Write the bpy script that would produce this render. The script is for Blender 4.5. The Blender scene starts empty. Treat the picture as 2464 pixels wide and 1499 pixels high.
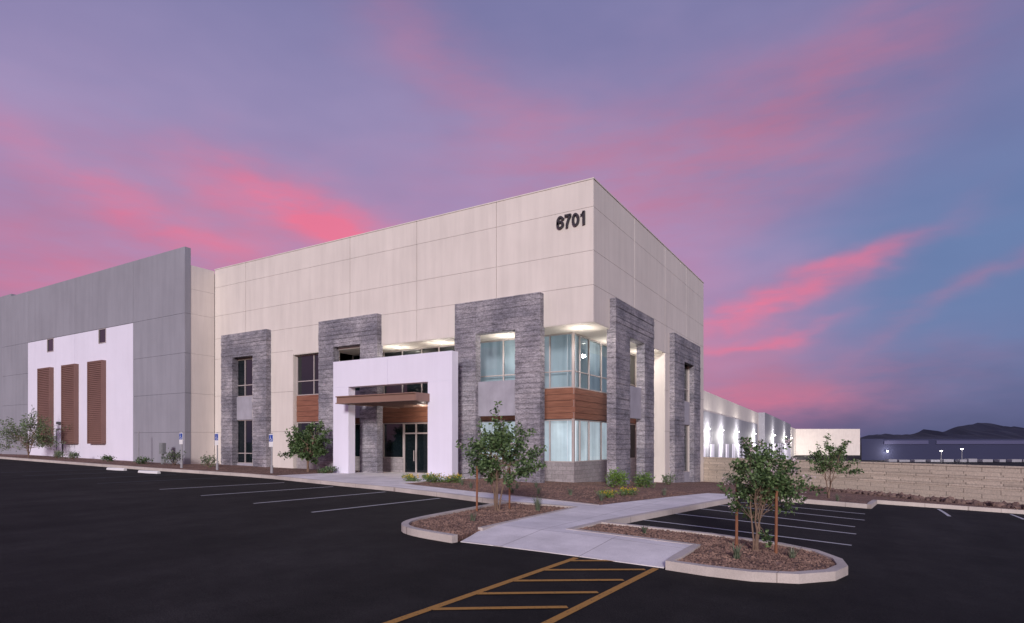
import bpy, bmesh, math, random
from mathutils import Vector, Matrix
random.seed(7)
S=bpy.context.scene
COL=S.collection
# ------------------------------------------------------------------ terrain
def sp(v,w=1.5):
    t=v/w
    return v if t>30 else w*math.log1p(math.exp(t))
def G(x,y):
    g=.017*min(sp(-x),50)-.05*sp(y)-.045*min(sp(x-4),50)
    return 7*math.tanh(g/7)
# ------------------------------------------------------------------ materials
def new_mat(name):
    m=bpy.data.materials.new(name);m.use_nodes=True
    nt=m.node_tree;b=nt.nodes['Principled BSDF']
    return m,nt,b
def N(nt,t,**k):
    n=nt.nodes.new(t)
    for a,v in k.items(): setattr(n,a,v)
    return n
def ramp(nt,stops,interp='LINEAR'):
    r=N(nt,'ShaderNodeValToRGB');cr=r.color_ramp;cr.interpolation=interp
    while len(cr.elements)>1: cr.elements.remove(cr.elements[-1])
    cr.elements[0].position=stops[0][0];cr.elements[0].color=(*stops[0][1],1)
    for p,c in stops[1:]:
        e=cr.elements.new(p);e.color=(*c,1)
    return r
def geo_pos(nt,scale=(1,1,1),rot=(0,0,0)):
    g=N(nt,'ShaderNodeNewGeometry');m=N(nt,'ShaderNodeMapping')
    m.inputs['Scale'].default_value=scale;m.inputs['Rotation'].default_value=rot
    nt.links.new(g.outputs['Position'],m.inputs['Vector']);return m.outputs[0]
def noise(nt,vec,scale,detail=4,rough=.6):
    n=N(nt,'ShaderNodeTexNoise');n.inputs['Scale'].default_value=scale;n.inputs['Detail'].default_value=detail;n.inputs['Roughness'].default_value=rough
    nt.links.new(vec,n.inputs['Vector']);return n.outputs['Fac']
def bump(nt,b,h,strength=.3,dist=.02):
    bp=N(nt,'ShaderNodeBump');bp.inputs['Strength'].default_value=strength;bp.inputs['Distance'].default_value=dist
    nt.links.new(h,bp.inputs['Height']);nt.links.new(bp.outputs[0],b.inputs['Normal'])
def mixc(nt,fac,a,b_,mode='MIX'):
    m=N(nt,'ShaderNodeMix',data_type='RGBA',blend_type=mode)
    for s,v in ((m.inputs[0],fac),(m.inputs[6],a),(m.inputs[7],b_)):
        if hasattr(v,'is_linked'): nt.links.new(v,s)
        elif isinstance(v,(int,float)): s.default_value=v
        else: s.default_value=(*v,1)
    return m.outputs[2]
def scale_c(c,k): return tuple(min(1,x*k) for x in c)
def mottled(name,col,var=.12,scale=.6,fine=30,rough=.8,bs=.15,bd=.004,streak=None,metal=0):
    m,nt,b=new_mat(name)
    v=geo_pos(nt)
    n1=noise(nt,v,scale,3)
    r=ramp(nt,[(.3,scale_c(col,1-var)),(.7,scale_c(col,1+var))]);nt.links.new(n1,r.inputs[0])
    out=r.outputs[0]
    if streak:
        v2=geo_pos(nt,(1.3,1.3,.12));n2=noise(nt,v2,1.6,3,.65)
        r2=ramp(nt,[(.35,(1-streak,)*3),(.6,(1,)*3)]);nt.links.new(n2,r2.inputs[0])
        out=mixc(nt,1.0,out,r2.outputs[0],'MULTIPLY')
    nt.links.new(out,b.inputs['Base Color'])
    b.inputs['Roughness'].default_value=rough;b.inputs['Metallic'].default_value=metal
    if bs: bump(nt,b,noise(nt,v,fine,2),bs,bd)
    return m
M={}
M['beige']=mottled('beige_paint',(.69,.635,.585),.05,.35,25,.75,.25,.004,.08)
M['beige_joint']=mottled('joint_shade_tone',(.25,.22,.20),.1,bs=0)  # darkened beige: shade of the panel gaps put into the backing colour
M['soffit']=mottled('soffit_plaster',(.70,.65,.58),.04)
M['gray']=mottled('gray_paint',(.285,.285,.325),.06,.35,25,.75,.25,.004,.09)
M['gray_joint']=mottled('gray_joint',(.10,.10,.11),.1,bs=0)
M['white']=mottled('white_paint',(.76,.74,.85),.03,.4,25,.7,.2,.003,.03)
M['louver']=mottled('brown_metal',(.20,.11,.09),.08,.8,20,.55)
M['bronze']=mottled('bronze_steel',(.25,.15,.115),.06,.8,20,.5)
M['dark']=mottled('dark_bronze_letters',(.035,.032,.038),.1,2,20,.4)
M['alu']=mottled('aluminium_frame',(.42,.37,.36),.05,2,20,.45,0)
M['interior']=mottled('interior_dark',(.02,.02,.025),.1,bs=0)
M['panel']=mottled('light_gray_concrete',(.36,.35,.40),.1,1.5,30,.85,.3,.006,.12)
M['post']=mottled('galvanised_post',(.3,.3,.32),.1,3,20,.5,0)
M['bark']=mottled('bark',(.18,.12,.085),.25,6,40,.9,.5,.01)
M['stake']=mottled('wood_stake',(.22,.09,.045),.15,5,30,.8)
M['boxgray']=mottled('cabinet_gray',(.2,.21,.22),.1,3)
M['signblue']=mottled('sign_blue',(.01,.06,.35),.05,3,20,.4,0)
M['signwhite']=mottled('sign_white',(.75,.75,.75),.03,3,20,.4,0)
def cmu(name,col,bw=.4,bh=.2,var=.12,bs=.4):
    m,nt,b=new_mat(name)
    g=N(nt,'ShaderNodeNewGeometry');sx=N(nt,'ShaderNodeSeparateXYZ');nt.links.new(g.outputs['Position'],sx.inputs[0])
    ad=N(nt,'ShaderNodeMath',operation='ADD');nt.links.new(sx.outputs[0],ad.inputs[0]);nt.links.new(sx.outputs[1],ad.inputs[1])
    cb=N(nt,'ShaderNodeCombineXYZ');nt.links.new(ad.outputs[0],cb.inputs[0]);nt.links.new(sx.outputs[2],cb.inputs[1])
    br=N(nt,'ShaderNodeTexBrick');nt.links.new(cb.outputs[0],br.inputs['Vector'])
    br.inputs['Scale'].default_value=1;br.inputs['Brick Width'].default_value=bw;br.inputs['Row Height'].default_value=bh
    br.inputs['Mortar Size'].default_value=.008;br.inputs['Mortar Smooth'].default_value=.3
    br.inputs['Color1'].default_value=(*scale_c(col,1+var),1);br.inputs['Color2'].default_value=(*scale_c(col,1-var),1);br.inputs['Mortar'].default_value=(*scale_c(col,.6),1)
    v=geo_pos(nt);n=noise(nt,v,14,4,.7)
    r=ramp(nt,[(.3,(.72,)*3),(.7,(1.1,)*3)]);nt.links.new(n,r.inputs[0])
    nt.links.new(mixc(nt,1.0,br.outputs[0],r.outputs[0],'MULTIPLY'),b.inputs['Base Color'])
    b.inputs['Roughness'].default_value=.9
    s=N(nt,'ShaderNodeMath',operation='SUBTRACT');nt.links.new(n,s.inputs[0]);nt.links.new(br.outputs['Fac'],s.inputs[1])
    bump(nt,b,s.outputs[0],bs,.02)
    return m
M['cmu']=cmu('cmu_block',(.34,.31,.32))
M['wallcmu']=cmu('beige_cmu',(.60,.52,.43),.4,.2,.05)
M['wallsplit']=cmu('splitface_cmu',(.60,.52,.43),.4,.2,.2,1.0)
def stone():
    m,nt,b=new_mat('stratified_gray_stone')
    g=N(nt,'ShaderNodeNewGeometry');sx=N(nt,'ShaderNodeSeparateXYZ');nt.links.new(g.outputs['Position'],sx.inputs[0])
    ad=N(nt,'ShaderNodeMath',operation='ADD');nt.links.new(sx.outputs[0],ad.inputs[0]);nt.links.new(sx.outputs[1],ad.inputs[1])
    v=geo_pos(nt,(1.6,1.6,5));n=noise(nt,v,1.5,6,.75)
    # wavering course lines: z displaced by noise
    zz=N(nt,'ShaderNodeMath',operation='MULTIPLY_ADD');nt.links.new(n,zz.inputs[0]);zz.inputs[1].default_value=.09;nt.links.new(sx.outputs[2],zz.inputs[2])
    cb=N(nt,'ShaderNodeCombineXYZ');nt.links.new(ad.outputs[0],cb.inputs[0]);nt.links.new(zz.outputs[0],cb.inputs[1])
    br=N(nt,'ShaderNodeTexBrick');nt.links.new(cb.outputs[0],br.inputs['Vector'])
    br.inputs['Scale'].default_value=1;br.inputs['Brick Width'].default_value=40;br.inputs['Row Height'].default_value=.235
    br.inputs['Mortar Size'].default_value=.012;br.inputs['Mortar Smooth'].default_value=1
    br.inputs['Color1'].default_value=(.32,.305,.335,1);br.inputs['Color2'].default_value=(.27,.26,.292,1);br.inputs['Mortar'].default_value=(.17,.163,.185,1)
    v3=geo_pos(nt,(4,4,9));n3=noise(nt,v3,2.6,5,.8)
    v5=geo_pos(nt,(1,1,1.3));n5=noise(nt,v5,.55,2,.6)
    r=ramp(nt,[(.3,(.62,)*3),(.5,(.98,)*3),(.72,(1.45,)*3)]);nt.links.new(n,r.inputs[0])
    r3=ramp(nt,[(.34,(.42,)*3),(.5,(1.0,)*3),(.66,(1.45,)*3)]);nt.links.new(n3,r3.inputs[0])
    r5=ramp(nt,[(.38,(.68,.68,.72)),(.62,(1.2,1.18,1.16))]);nt.links.new(n5,r5.inputs[0])
    c=mixc(nt,1.0,br.outputs[0],r.outputs[0],'MULTIPLY');c=mixc(nt,1.0,c,r3.outputs[0],'MULTIPLY');c=mixc(nt,1.0,c,r5.outputs[0],'MULTIPLY')
    nt.links.new(c,b.inputs['Base Color']);b.inputs['Roughness'].default_value=.9
    a=N(nt,'ShaderNodeMath',operation='ADD');nt.links.new(n,a.inputs[0]);nt.links.new(n3,a.inputs[1])
    s=N(nt,'ShaderNodeMath',operation='MULTIPLY_ADD');nt.links.new(br.outputs['Fac'],s.inputs[0]);s.inputs[1].default_value=-.6;nt.links.new(a.outputs[0],s.inputs[2])
    bump(nt,b,s.outputs[0],.9,.05)
    return m
M['stone']=stone()
def wood():
    m,nt,b=new_mat('wood_look_siding')
    v=geo_pos(nt,(.8,.8,14));n=noise(nt,v,1.6,5,.6)
    r=ramp(nt,[(.3,(.16,.062,.038)),(.55,(.25,.105,.066)),(.75,(.32,.145,.092))]);nt.links.new(n,r.inputs[0])
    nt.links.new(r.outputs[0],b.inputs['Base Color']);b.inputs['Roughness'].default_value=.55
    bump(nt,b,n,.15,.005);return m
M['wood']=wood()
def dark_glass():
    m,nt,b=new_mat('tinted_glass')
    v=geo_pos(nt);n=noise(nt,v,.35,2)
    b.inputs['Base Color'].default_value=(.006,.011,.014,1);b.inputs['Roughness'].default_value=.015
    b.inputs['IOR'].default_value=1.7;bump(nt,b,n,.08,.02);return m
M['glass']=dark_glass()
def clear_glass():
    m=bpy.data.materials.new('clear_glass');m.use_nodes=True;nt=m.node_tree;nt.nodes.clear()
    t=N(nt,'ShaderNodeBsdfTransparent');t.inputs[0].default_value=(.80,.87,.89,1)
    gl=N(nt,'ShaderNodeBsdfGlossy');gl.inputs['Roughness'].default_value=.02
    fr=N(nt,'ShaderNodeFresnel');fr.inputs[0].default_value=1.5
    mx=N(nt,'ShaderNodeMixShader');o=N(nt,'ShaderNodeOutputMaterial')
    nt.links.new(fr.outputs[0],mx.inputs[0]);nt.links.new(t.outputs[0],mx.inputs[1]);nt.links.new(gl.outputs[0],mx.inputs[2]);nt.links.new(mx.outputs[0],o.inputs[0])
    return m
M['clear']=clear_glass()
def shade(name,c1,c2,em):  # window shade; its emission stands in for room light behind, no lamp there
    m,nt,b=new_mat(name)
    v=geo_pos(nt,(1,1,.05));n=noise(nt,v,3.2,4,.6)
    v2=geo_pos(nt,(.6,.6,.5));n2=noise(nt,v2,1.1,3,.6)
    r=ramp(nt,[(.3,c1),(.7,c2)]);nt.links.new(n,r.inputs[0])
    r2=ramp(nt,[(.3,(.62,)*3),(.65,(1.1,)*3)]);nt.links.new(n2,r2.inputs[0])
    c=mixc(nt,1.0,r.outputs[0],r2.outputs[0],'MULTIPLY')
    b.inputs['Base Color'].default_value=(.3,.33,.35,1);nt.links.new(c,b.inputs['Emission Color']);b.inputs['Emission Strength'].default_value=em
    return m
M['shade_up']=shade('self_lit_shade',(.15,.195,.23),(.33,.39,.44),.65)
M['shade_lo']=shade('self_lit_shade_bright',(.42,.48,.54),(.77,.81,.86),.85)
def emis(name,c,s):
    m=bpy.data.materials.new(name);m.use_nodes=True;nt=m.node_tree;nt.nodes.clear()
    e=N(nt,'ShaderNodeEmission');e.inputs[0].default_value=(*c,1);e.inputs[1].default_value=s;o=N(nt,'ShaderNodeOutputMaterial');nt.links.new(e.outputs[0],o.inputs[0]);return m
M['lamp']=emis('lamp_lens',(1,.95,.88),12)
M['packs']=emis('wall_pack_lens',(1,.97,.92),25)
def asphalt():
    m,nt,b=new_mat('asphalt')
    v=geo_pos(nt);n1=noise(nt,v,.22,4,.6);n2=noise(nt,v,60,2,.7);n4=noise(nt,v,1.3,4,.7)
    v6=geo_pos(nt,(1,.16,1),(0,0,.02));n6=noise(nt,v6,.9,3,.6)
    r=ramp(nt,[(.3,(.0120,.0108,.0108)),(.7,(.026,.0238,.0236))]);nt.links.new(n1,r.inputs[0])
    r2=ramp(nt,[(.3,(.4,)*3),(.7,(1.65,)*3)]);nt.links.new(n2,r2.inputs[0])
    r4=ramp(nt,[(.3,(.70,)*3),(.7,(1.25,)*3)]);nt.links.new(n4,r4.inputs[0])
    r6=ramp(nt,[(.35,(.8,)*3),(.65,(1.15,)*3)]);nt.links.new(n6,r6.inputs[0])
    c=mixc(nt,1.0,r.outputs[0],r2.outputs[0],'MULTIPLY');c=mixc(nt,1.0,c,r4.outputs[0],'MULTIPLY');c=mixc(nt,1.0,c,r6.outputs[0],'MULTIPLY')
    nt.links.new(c,b.inputs['Base Color'])
    b.inputs['Roughness'].default_value=.85;b.inputs['Specular IOR Level'].default_value=.12
    bump(nt,b,n2,.5,.01);return m
M['asphalt']=asphalt()
def concrete(name,col,joints=True):
    m,nt,b=new_mat(name)
    v=geo_pos(nt);n1=noise(nt,v,.9,6,.65);n2=noise(nt,v,45,3,.7)
    r=ramp(nt,[(.3,scale_c(col,.76)),(.7,scale_c(col,1.1))]);nt.links.new(n1,r.inputs[0])
    r2=ramp(nt,[(.3,(.84,)*3),(.7,(1.06,)*3)]);nt.links.new(n2,r2.inputs[0])
    c=mixc(nt,1.0,r.outputs[0],r2.outputs[0],'MULTIPLY')
    br=N(nt,'ShaderNodeTexBrick');br.offset=0
    nt.links.new(geo_pos(nt,(1,1,1),(0,0,math.radians(2))),br.inputs['Vector'])
    L_=1.6 if joints else 2.4
    br.inputs['Scale'].default_value=1;br.inputs['Brick Width'].default_value=L_;br.inputs['Row Height'].default_value=L_
    br.inputs['Mortar Size'].default_value=.010;br.inputs['Color1'].default_value=(1,1,1,1);br.inputs['Color2'].default_value=(.95,.95,.95,1);br.inputs['Mortar'].default_value=(.58,.56,.55,1)
    c=mixc(nt,1.0,c,br.outputs[0],'MULTIPLY')
    nt.links.new(c,b.inputs['Base Color']);b.inputs['Roughness'].default_value=.85
    bump(nt,b,n2,.25,.004);return m
M['walk']=concrete('sidewalk_concrete',(.82,.78,.78))
M['curb']=concrete('curb_concrete',(.56,.50,.46),False)
def mulch():
    m,nt,b=new_mat('decomposed_granite')
    v=geo_pos(nt);vo=N(nt,'ShaderNodeTexVoronoi');vo.inputs['Scale'].default_value=22;nt.links.new(v,vo.inputs['Vector'])
    r=ramp(nt,[(0,(.07,.036,.028)),(.35,(.17,.088,.062)),(.7,(.27,.15,.108)),(1,(.40,.26,.195))])
    sx=N(nt,'ShaderNodeSeparateColor');nt.links.new(vo.outputs['Color'],sx.inputs[0]);nt.links.new(sx.outputs[0],r.inputs[0])
    n1=noise(nt,v,.8,4);r1=ramp(nt,[(.3,(.6,)*3),(.7,(1.1,)*3)]);nt.links.new(n1,r1.inputs[0])
    nt.links.new(mixc(nt,1.0,r.outputs[0],r1.outputs[0],'MULTIPLY'),b.inputs['Base Color']);b.inputs['Roughness'].default_value=.95
    bump(nt,b,vo.outputs['Distance'],.9,.03);return m
M['mulch']=mulch()
def rocks(name,c1,c2):
    m,nt,b=new_mat(name)
    n=noise(nt,geo_pos(nt),3.5,4);r=ramp(nt,[(.3,c1),(.7,c2)]);nt.links.new(n,r.inputs[0]);nt.links.new(r.outputs[0],b.inputs['Base Color']);b.inputs['Roughness'].default_value=.9
    bump(nt,b,noise(nt,geo_pos(nt),25,3),.5,.01);return m
M['rock']=rocks('riprap_rock',(.08,.05,.045),(.24,.16,.135))
M['pebble']=rocks('pebble',(.09,.05,.04),(.32,.20,.15))
def paint(name,col,wear=.45):
    m,nt,b=new_mat(name)
    v=geo_pos(nt);n=noise(nt,v,22,6,.75)
    r=ramp(nt,[(wear-.09,(.03,.03,.03)),(wear-.02,col)]);nt.links.new(n,r.inputs[0]);nt.links.new(r.outputs[0],b.inputs['Base Color']);b.inputs['Roughness'].default_value=.8;return m
M['pwhite']=paint('white_line_paint',(.5,.5,.52),.41)
M['pyellow']=paint('yellow_line_paint',(.40,.20,.035),.45)
def leaf(name,c1,c2):
    m,nt,b=new_mat(name)
    n=noise(nt,geo_pos(nt),9,1);r=ramp(nt,[(.35,c1),(.65,c2)]);nt.links.new(n,r.inputs[0]);nt.links.new(r.outputs[0],b.inputs['Base Color'])
    b.inputs['Roughness'].default_value=.5
    tr=N(nt,'ShaderNodeBsdfTranslucent');nt.links.new(r.outputs[0],tr.inputs[0]);mx=N(nt,'ShaderNodeMixShader');mx.inputs[0].default_value=.25
    o=nt.nodes['Material Output'];nt.links.new(b.outputs[0],mx.inputs[1]);nt.links.new(tr.outputs[0],mx.inputs[2]);nt.links.new(mx.outputs[0],o.inputs[0]);return m
M['leafA']=leaf('leaf_dark',(.035,.07,.025),(.07,.125,.045))
M['leafB']=leaf('leaf_light',(.10,.17,.06),(.18,.27,.11))
M['leafG']=leaf('leaf_graygreen',(.11,.145,.09),(.21,.245,.165))
M['bright']=leaf('shrub_bright',(.10,.21,.03),(.22,.35,.06))
M['yflower']=leaf('yellow_flower',(.6,.4,.02),(.75,.55,.05))
M['pflower']=leaf('pale_flower',(.5,.38,.42),(.7,.6,.62))
M['mount']=mottled('haze_tinted_rock',(.013,.017,.042),.25,.004,.05,1,0)  # distance haze put into the rock's bluish base colour
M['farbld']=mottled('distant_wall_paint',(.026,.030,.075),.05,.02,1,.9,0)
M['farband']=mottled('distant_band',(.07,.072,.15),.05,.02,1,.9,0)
# ------------------------------------------------------------------ builders
def link(o,parent=None):
    COL.objects.link(o)
    if parent: o.parent=parent
    return o
def empty(name,loc=(0,0,0)):
    e=bpy.data.objects.new(name,None);COL.objects.link(e);e.location=loc;return e
class MB:
    def __init__(s): s.v=[];s.f=[];s.m=[]
    def box(s,x0,x1,y0,y1,z0,z1,mi=0):
        if x0>x1:x0,x1=x1,x0
        if y0>y1:y0,y1=y1,y0
        if z0>z1:z0,z1=z1,z0
        n=len(s.v)
        s.v+=[(x0,y0,z0),(x1,y0,z0),(x1,y1,z0),(x0,y1,z0),(x0,y0,z1),(x1,y0,z1),(x1,y1,z1),(x0,y1,z1)]
        for q in ((0,3,2,1),(4,5,6,7),(0,1,5,4),(1,2,6,5),(2,3,7,6),(3,0,4,7)):
            s.f.append(tuple(n+i for i in q));s.m.append(mi)
    def quad(s,a,b,c,d,mi=0):
        n=len(s.v);s.v+=[a,b,c,d];s.f.append((n,n+1,n+2,n+3));s.m.append(mi)
    def tube(s,pts,rad,sides=6,mi=0):
        n0=len(s.v)
        for i,p in enumerate(pts):
            p=Vector(p)
            d=(Vector(pts[min(i+1,len(pts)-1)])-Vector(pts[max(i-1,0)])).normalized()
            a=d.orthogonal().normalized();b=d.cross(a)
            for k in range(sides):
                t=2*math.pi*k/sides;s.v.append(tuple(p+(a*math.cos(t)+b*math.sin(t))*rad[i]))
        for i in range(len(pts)-1):
            for k in range(sides):
                a=n0+i*sides+k;b=n0+i*sides+(k+1)%sides
                s.f.append((a,b,b+sides,a+sides));s.m.append(mi)
        s.f.append(tuple(n0+(len(pts)-1)*sides+k for k in range(sides)));s.m.append(mi)
    def obj(s,name,mats,parent=None,bevel=0,loc=None):
        me=bpy.data.meshes.new(name);me.from_pydata(s.v,[],s.f);me.update()
        for m in (mats if isinstance(mats,list) else [mats]): me.materials.append(m)
        for p,mi in zip(me.polygons,s.m): p.material_index=mi
        o=bpy.data.objects.new(name,me);link(o,parent)
        if bevel:
            b=o.modifiers.new('b','BEVEL');b.width=bevel;b.segments=2;b.limit_method='ANGLE'
        return o
class Fac:
    def __init__(s,kind,c): s.k=kind;s.c=c
    def box(s,mb,a0,a1,d0,d1,z0,z1,mi=0):
        if s.k=='F': mb.box(a0,a1,s.c-d1,s.c-d0,z0,z1,mi)
        else: mb.box(s.c+d0,s.c+d1,a0,a1,z0,z1,mi)
    def pane(s,mb,a0,a1,d,z0,z1,mi=0):
        if s.k=='F': y=s.c-d;mb.quad((a0,y,z0),(a1,y,z0),(a1,y,z1),(a0,y,z1),mi)
        else: x=s.c+d;mb.quad((x,a0,z0),(x,a1,z0),(x,a1,z1),(x,a0,z1),mi)
def panels(fac,breaks,zs,th=.06,vg=.03,hg=.012,mb=None):
    mb=mb or MB()
    for i in range(len(breaks)-1):
        for j in range(len(zs)-1):
            fac.box(mb,breaks[i]+(vg/2 if i else 0),breaks[i+1]-(vg/2 if i<len(breaks)-2 else 0),-th,0,zs[j]+hg/2,zs[j+1]-(hg/2 if j<len(zs)-2 else 0))
    return mb
def glazing(name,fac,a0,a1,z0,z1,mull,trans,glass,parent,shade=None,fw=.055):
    g=MB();fac.pane(g,a0+.03,a1-.03,-.02,z0+.03,z1-.03);g.obj(name+'_glass',M[glass],parent)
    f=MB()
    fac.box(f,a0,a1,-.07,.03,z0,z0+fw);fac.box(f,a0,a1,-.07,.03,z1-fw,z1)
    for m in [a0+fw/2]+list(mull)+[a1-fw/2]:
        fac.box(f,m-fw/2,m+fw/2,-.068,.033,z0+fw,z1-fw)
    for t in trans:
        fac.box(f,a0+fw,a1-fw,-.066,.027,t-fw/2,t+fw/2)
    f.obj(name+'_frame',M['alu'],parent,.006)
    if shade:
        s=MB();fac.box(s,a0,a1,-.32,-.30,z0,z1);s.obj(name+'_shade',M[shade],parent)
def stone_frame(name,fac,a0,a1,b0,b1,top,otop,zb,parent,panel=None,dout=.35,din=-.1):
    mb=MB()
    fac.box(mb,a0,b0,din,dout,zb,top);fac.box(mb,b1,a1,din,dout,zb,top);fac.box(mb,b0-.001,b1+.001,din+.004,dout-.004,otop,top-.004)
    rnd=random.Random(len(name)*7+int(abs(a0)*10))
    z=zb
    while z<top-.25:
        h=.235
        for (p,q) in ((a0,b0),(b1,a1)) if z<otop-.1 else ((a0,a1),):
            # full-width board courses, alternately proud, with ragged ends
            if rnd.random()<.5:
                d=rnd.uniform(.006,.02);e0=rnd.uniform(.002,.016);e1=rnd.uniform(.002,.016)
                fac.box(mb,p-e0,q+e1,din+.02,dout+d,z+.012+rnd.uniform(-.008,.008),z+h-.012+rnd.uniform(-.008,.008))
        z+=h
    mb.obj(name,M['stone'],parent,.012)
    if panel:
        p=MB();fac.box(p,b0,b1,-.06,.12,panel[0],panel[1]);p.obj(name+'_spandrel_panel',M['panel'],parent,.01)
# ------------------------------------------------------------------ office building
B=empty('office_building')
F0=Fac('F',0);R0=Fac('R',0);FR=Fac('F',1.8);RR=Fac('R',-1.8)
TOP=13.39
zsU=[7.2,8.8,10.3,12.2,TOP]
xb=[-27.1,-23.88,-19.39,-14.66,-9.86,-4.99,0]
mb=panels(F0,xb[2:],zsU)
panels(F0,xb[:3],[7.45]+zsU[1:],mb=mb)
for a,b_ in ((-27.1,-24.9),(-23.2,-19.4)):
    for z0,z1 in ((-1.8,2.6),(2.6,5.0),(5.0,7.45)): F0.box(mb,a,b_,-.06,0,z0+.006,z1-.006)
panels(R0,[.062,5.3,10.6,15.3,20.0],zsU,mb=mb)
for a,b_ in ((10.6,13.7),(16.1,20.0)):
    for z0,z1 in ((-2.6,2.6),(2.6,5.0),(5.0,7.2)): R0.box(mb,a,b_,-.06,0,z0+.006,z1-.006)
mb.obj('concrete_wall_panels',M['beige'],B,.004)
mb=MB()
mb.box(-27.09,-.05,.05,19.98,7.205,TOP-.15)
mb.box(-27.09,-24.91,.05,.5,-1.8,7.204);mb.box(-23.19,-19.41,.05,.5,-1.8,7.204);mb.box(-24.91,-23.19,.05,.5,7.44,7.6)
mb.box(-.5,-.05,10.61,13.69,-2.6,7.204);mb.box(-.5,-.05,16.11,19.98,-2.6,7.204)
mb.obj('wall_joint_backing',M['beige_joint'],B)
mb=MB()
mb.box(-27.0,-19.6,.6,19.9,-2.6,7.2);mb.box(-19.6,-16.3,.8,2.4,-2.6,7.2);mb.box(-19.6,-2.3,2.3,19.9,-2.6,7.2);mb.box(-2.3,-.55,10.8,19.9,-2.6,7.2)
mb.obj('interior_core',M['interior'],B)
mb=MB()
mb.box(-19.4,-19.38,.062,.35,-1.8,7.19);mb.box(-1.86,-.062,10.6,10.62,-2.6,7.19);mb.box(-16.35,-16.3,.1,1.86,-1.8,7.19)
mb.obj('recess_return_walls',M['beige'],B)
mb=MB()
mb.box(-19.4,-.004,.004,2.4,7.17,7.2);mb.box(-2.4,-.004,2.4,10.6,7.17,7.2)
mb.obj('soffit',M['soffit'],B)
mb=MB()
mb.box(-27.12,.03,-.03,.25,TOP,TOP+.05);mb.box(-.25,.03,.25,20.03,TOP,TOP+.05);mb.box(-27.12,-.25,19.75,20.03,TOP,TOP+.05)
mb.obj('parapet_coping',M['beige'],B)
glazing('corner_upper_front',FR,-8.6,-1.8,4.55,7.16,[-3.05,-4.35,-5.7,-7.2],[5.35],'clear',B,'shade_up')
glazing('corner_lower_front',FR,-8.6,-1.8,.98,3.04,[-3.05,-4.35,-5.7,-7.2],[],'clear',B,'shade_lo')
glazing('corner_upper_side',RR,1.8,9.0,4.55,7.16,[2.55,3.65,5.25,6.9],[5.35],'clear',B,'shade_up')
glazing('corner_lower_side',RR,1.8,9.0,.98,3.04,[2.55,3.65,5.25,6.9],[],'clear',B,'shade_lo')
glazing('side_upper_end',RR,9.0,10.58,4.55,7.16,[],[5.35],'glass',B)
glazing('side_lower_end',RR,9.0,10.58,.98,3.04,[],[],'glass',B)
glazing('clerestory',FR,-16.3,-8.6,4.55,7.16,[-15.2,-13.8,-12.4,-11.0,-9.8],[5.35,6.75],'glass',B)
glazing('lower_storefront',FR,-16.3,-12.3,1.05,3.05,[-15.2,-13.8],[],'glass',B)
glazing('entry_door',FR,-12.3,-10.5,.18,3.05,[-11.4],[2.45],'glass',B,fw=.08)
glazing('lower_storefront_east',FR,-10.5,-8.6,1.05,3.05,[-9.5],[],'glass',B)
mb=MB();mb.box(-11.5,-11.47,1.68,1.72,.9,1.5);mb.box(-11.33,-11.30,1.68,1.72,.9,1.5);mb.obj('door_pulls',M['alu'],B)
FW=Fac('F',.3)
glazing('bay_upper_window',FW,-19.37,-16.4,4.75,7.16,[-17.9],[5.6],'glass',B)
glazing('bay_lower_window',FW,-19.37,-16.4,1.0,3.15,[-17.9],[],'glass',B)
mb=MB();mb.box(-1.86,-1.74,1.74,1.86,.98,7.165);mb.obj('corner_post',M['alu'],B,.01)
mb=MB()
FR.box(mb,-16.28,-12.3,-.12,.06,-1.0,1.04);FR.box(mb,-10.5,-1.80,-.12,.06,-1.0,.975);RR.box(mb,1.8,10.58,-.12,.06,-1.6,.975)
mb.box(-1.8,-1.74,1.74,1.8,-1.0,.975);FW.box(mb,-19.37,-16.36,-.12,.06,-1,.99)
mb.obj('cmu_wainscot',M['cmu'],B,.006)
mb=MB()
for k in range(5):
    z=3.06+k*.296
    for fac,a0,a1 in ((FR,-16.28,-1.70),(RR,1.70,10.58)):
        fac.box(mb,a0,a1,-.1,.05+.012*(k%2),z+.012,z+.296)
    z=3.17+k*.316;FW.box(mb,-19.37,-16.36,-.1,.05+.012*(k%2),z+.012,z+.316)
mb.obj('wood_siding_band',M['wood'],B,.008)
mb=MB()
FR.box(mb,-16.28,-1.75,-.1,.035,3.045,4.545);RR.box(mb,1.75,10.58,-.1,.035,3.045,4.545);FW.box(mb,-19.37,-16.36,-.1,.035,3.15,4.75);mb.obj('siding_backing',M['interior'],B)
glazing('west_upper_window',Fac('F',.1),-24.9,-23.2,4.87,7.44,[-24.05],[5.6],'glass',B)
glazing('west_lower_window',Fac('F',.1),-24.9,-23.2,.6,3.39,[-24.05],[1.25],'glass',B)
glazing('east_upper_window',Fac('R',-.1),13.7,16.1,4.6,7.2,[14.9],[5.4],'glass',B)
glazing('east_lower_window',Fac('R',-.1),13.7,16.1,.0,3.1,[14.9],[],'glass',B)
mb=MB();mb.box(-24.9,-23.2,-.02,.2,3.39,4.87);mb.box(-24.9,-23.2,.0,.2,-.5,.6);mb.box(-.2,.02,13.7,16.1,3.1,4.6);mb.box(-.2,.0,13.7,16.1,-2,0)
mb.obj('spandrel_infill',M['panel'],B)
stone_frame('stone_portal_west',F0,-25.9,-21.4,-24.75,-22.7,8.88,7.36,-.5,B)
stone_frame('stone_portal_entry',F0,-16.8,-12.3,-15.6,-13.55,8.84,7.3,-.5,B,(3.3,4.8))
stone_frame('stone_portal_corner',F0,-7.18,-2.44,-5.95,-3.75,8.72,7.15,-.8,B,(3.2,4.86))
stone_frame('stone_portal_side',R0,1.9,7.55,3.8,6.0,8.6,7.05,-1.2,B,(3.15,4.75),.3,-.15)
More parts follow.
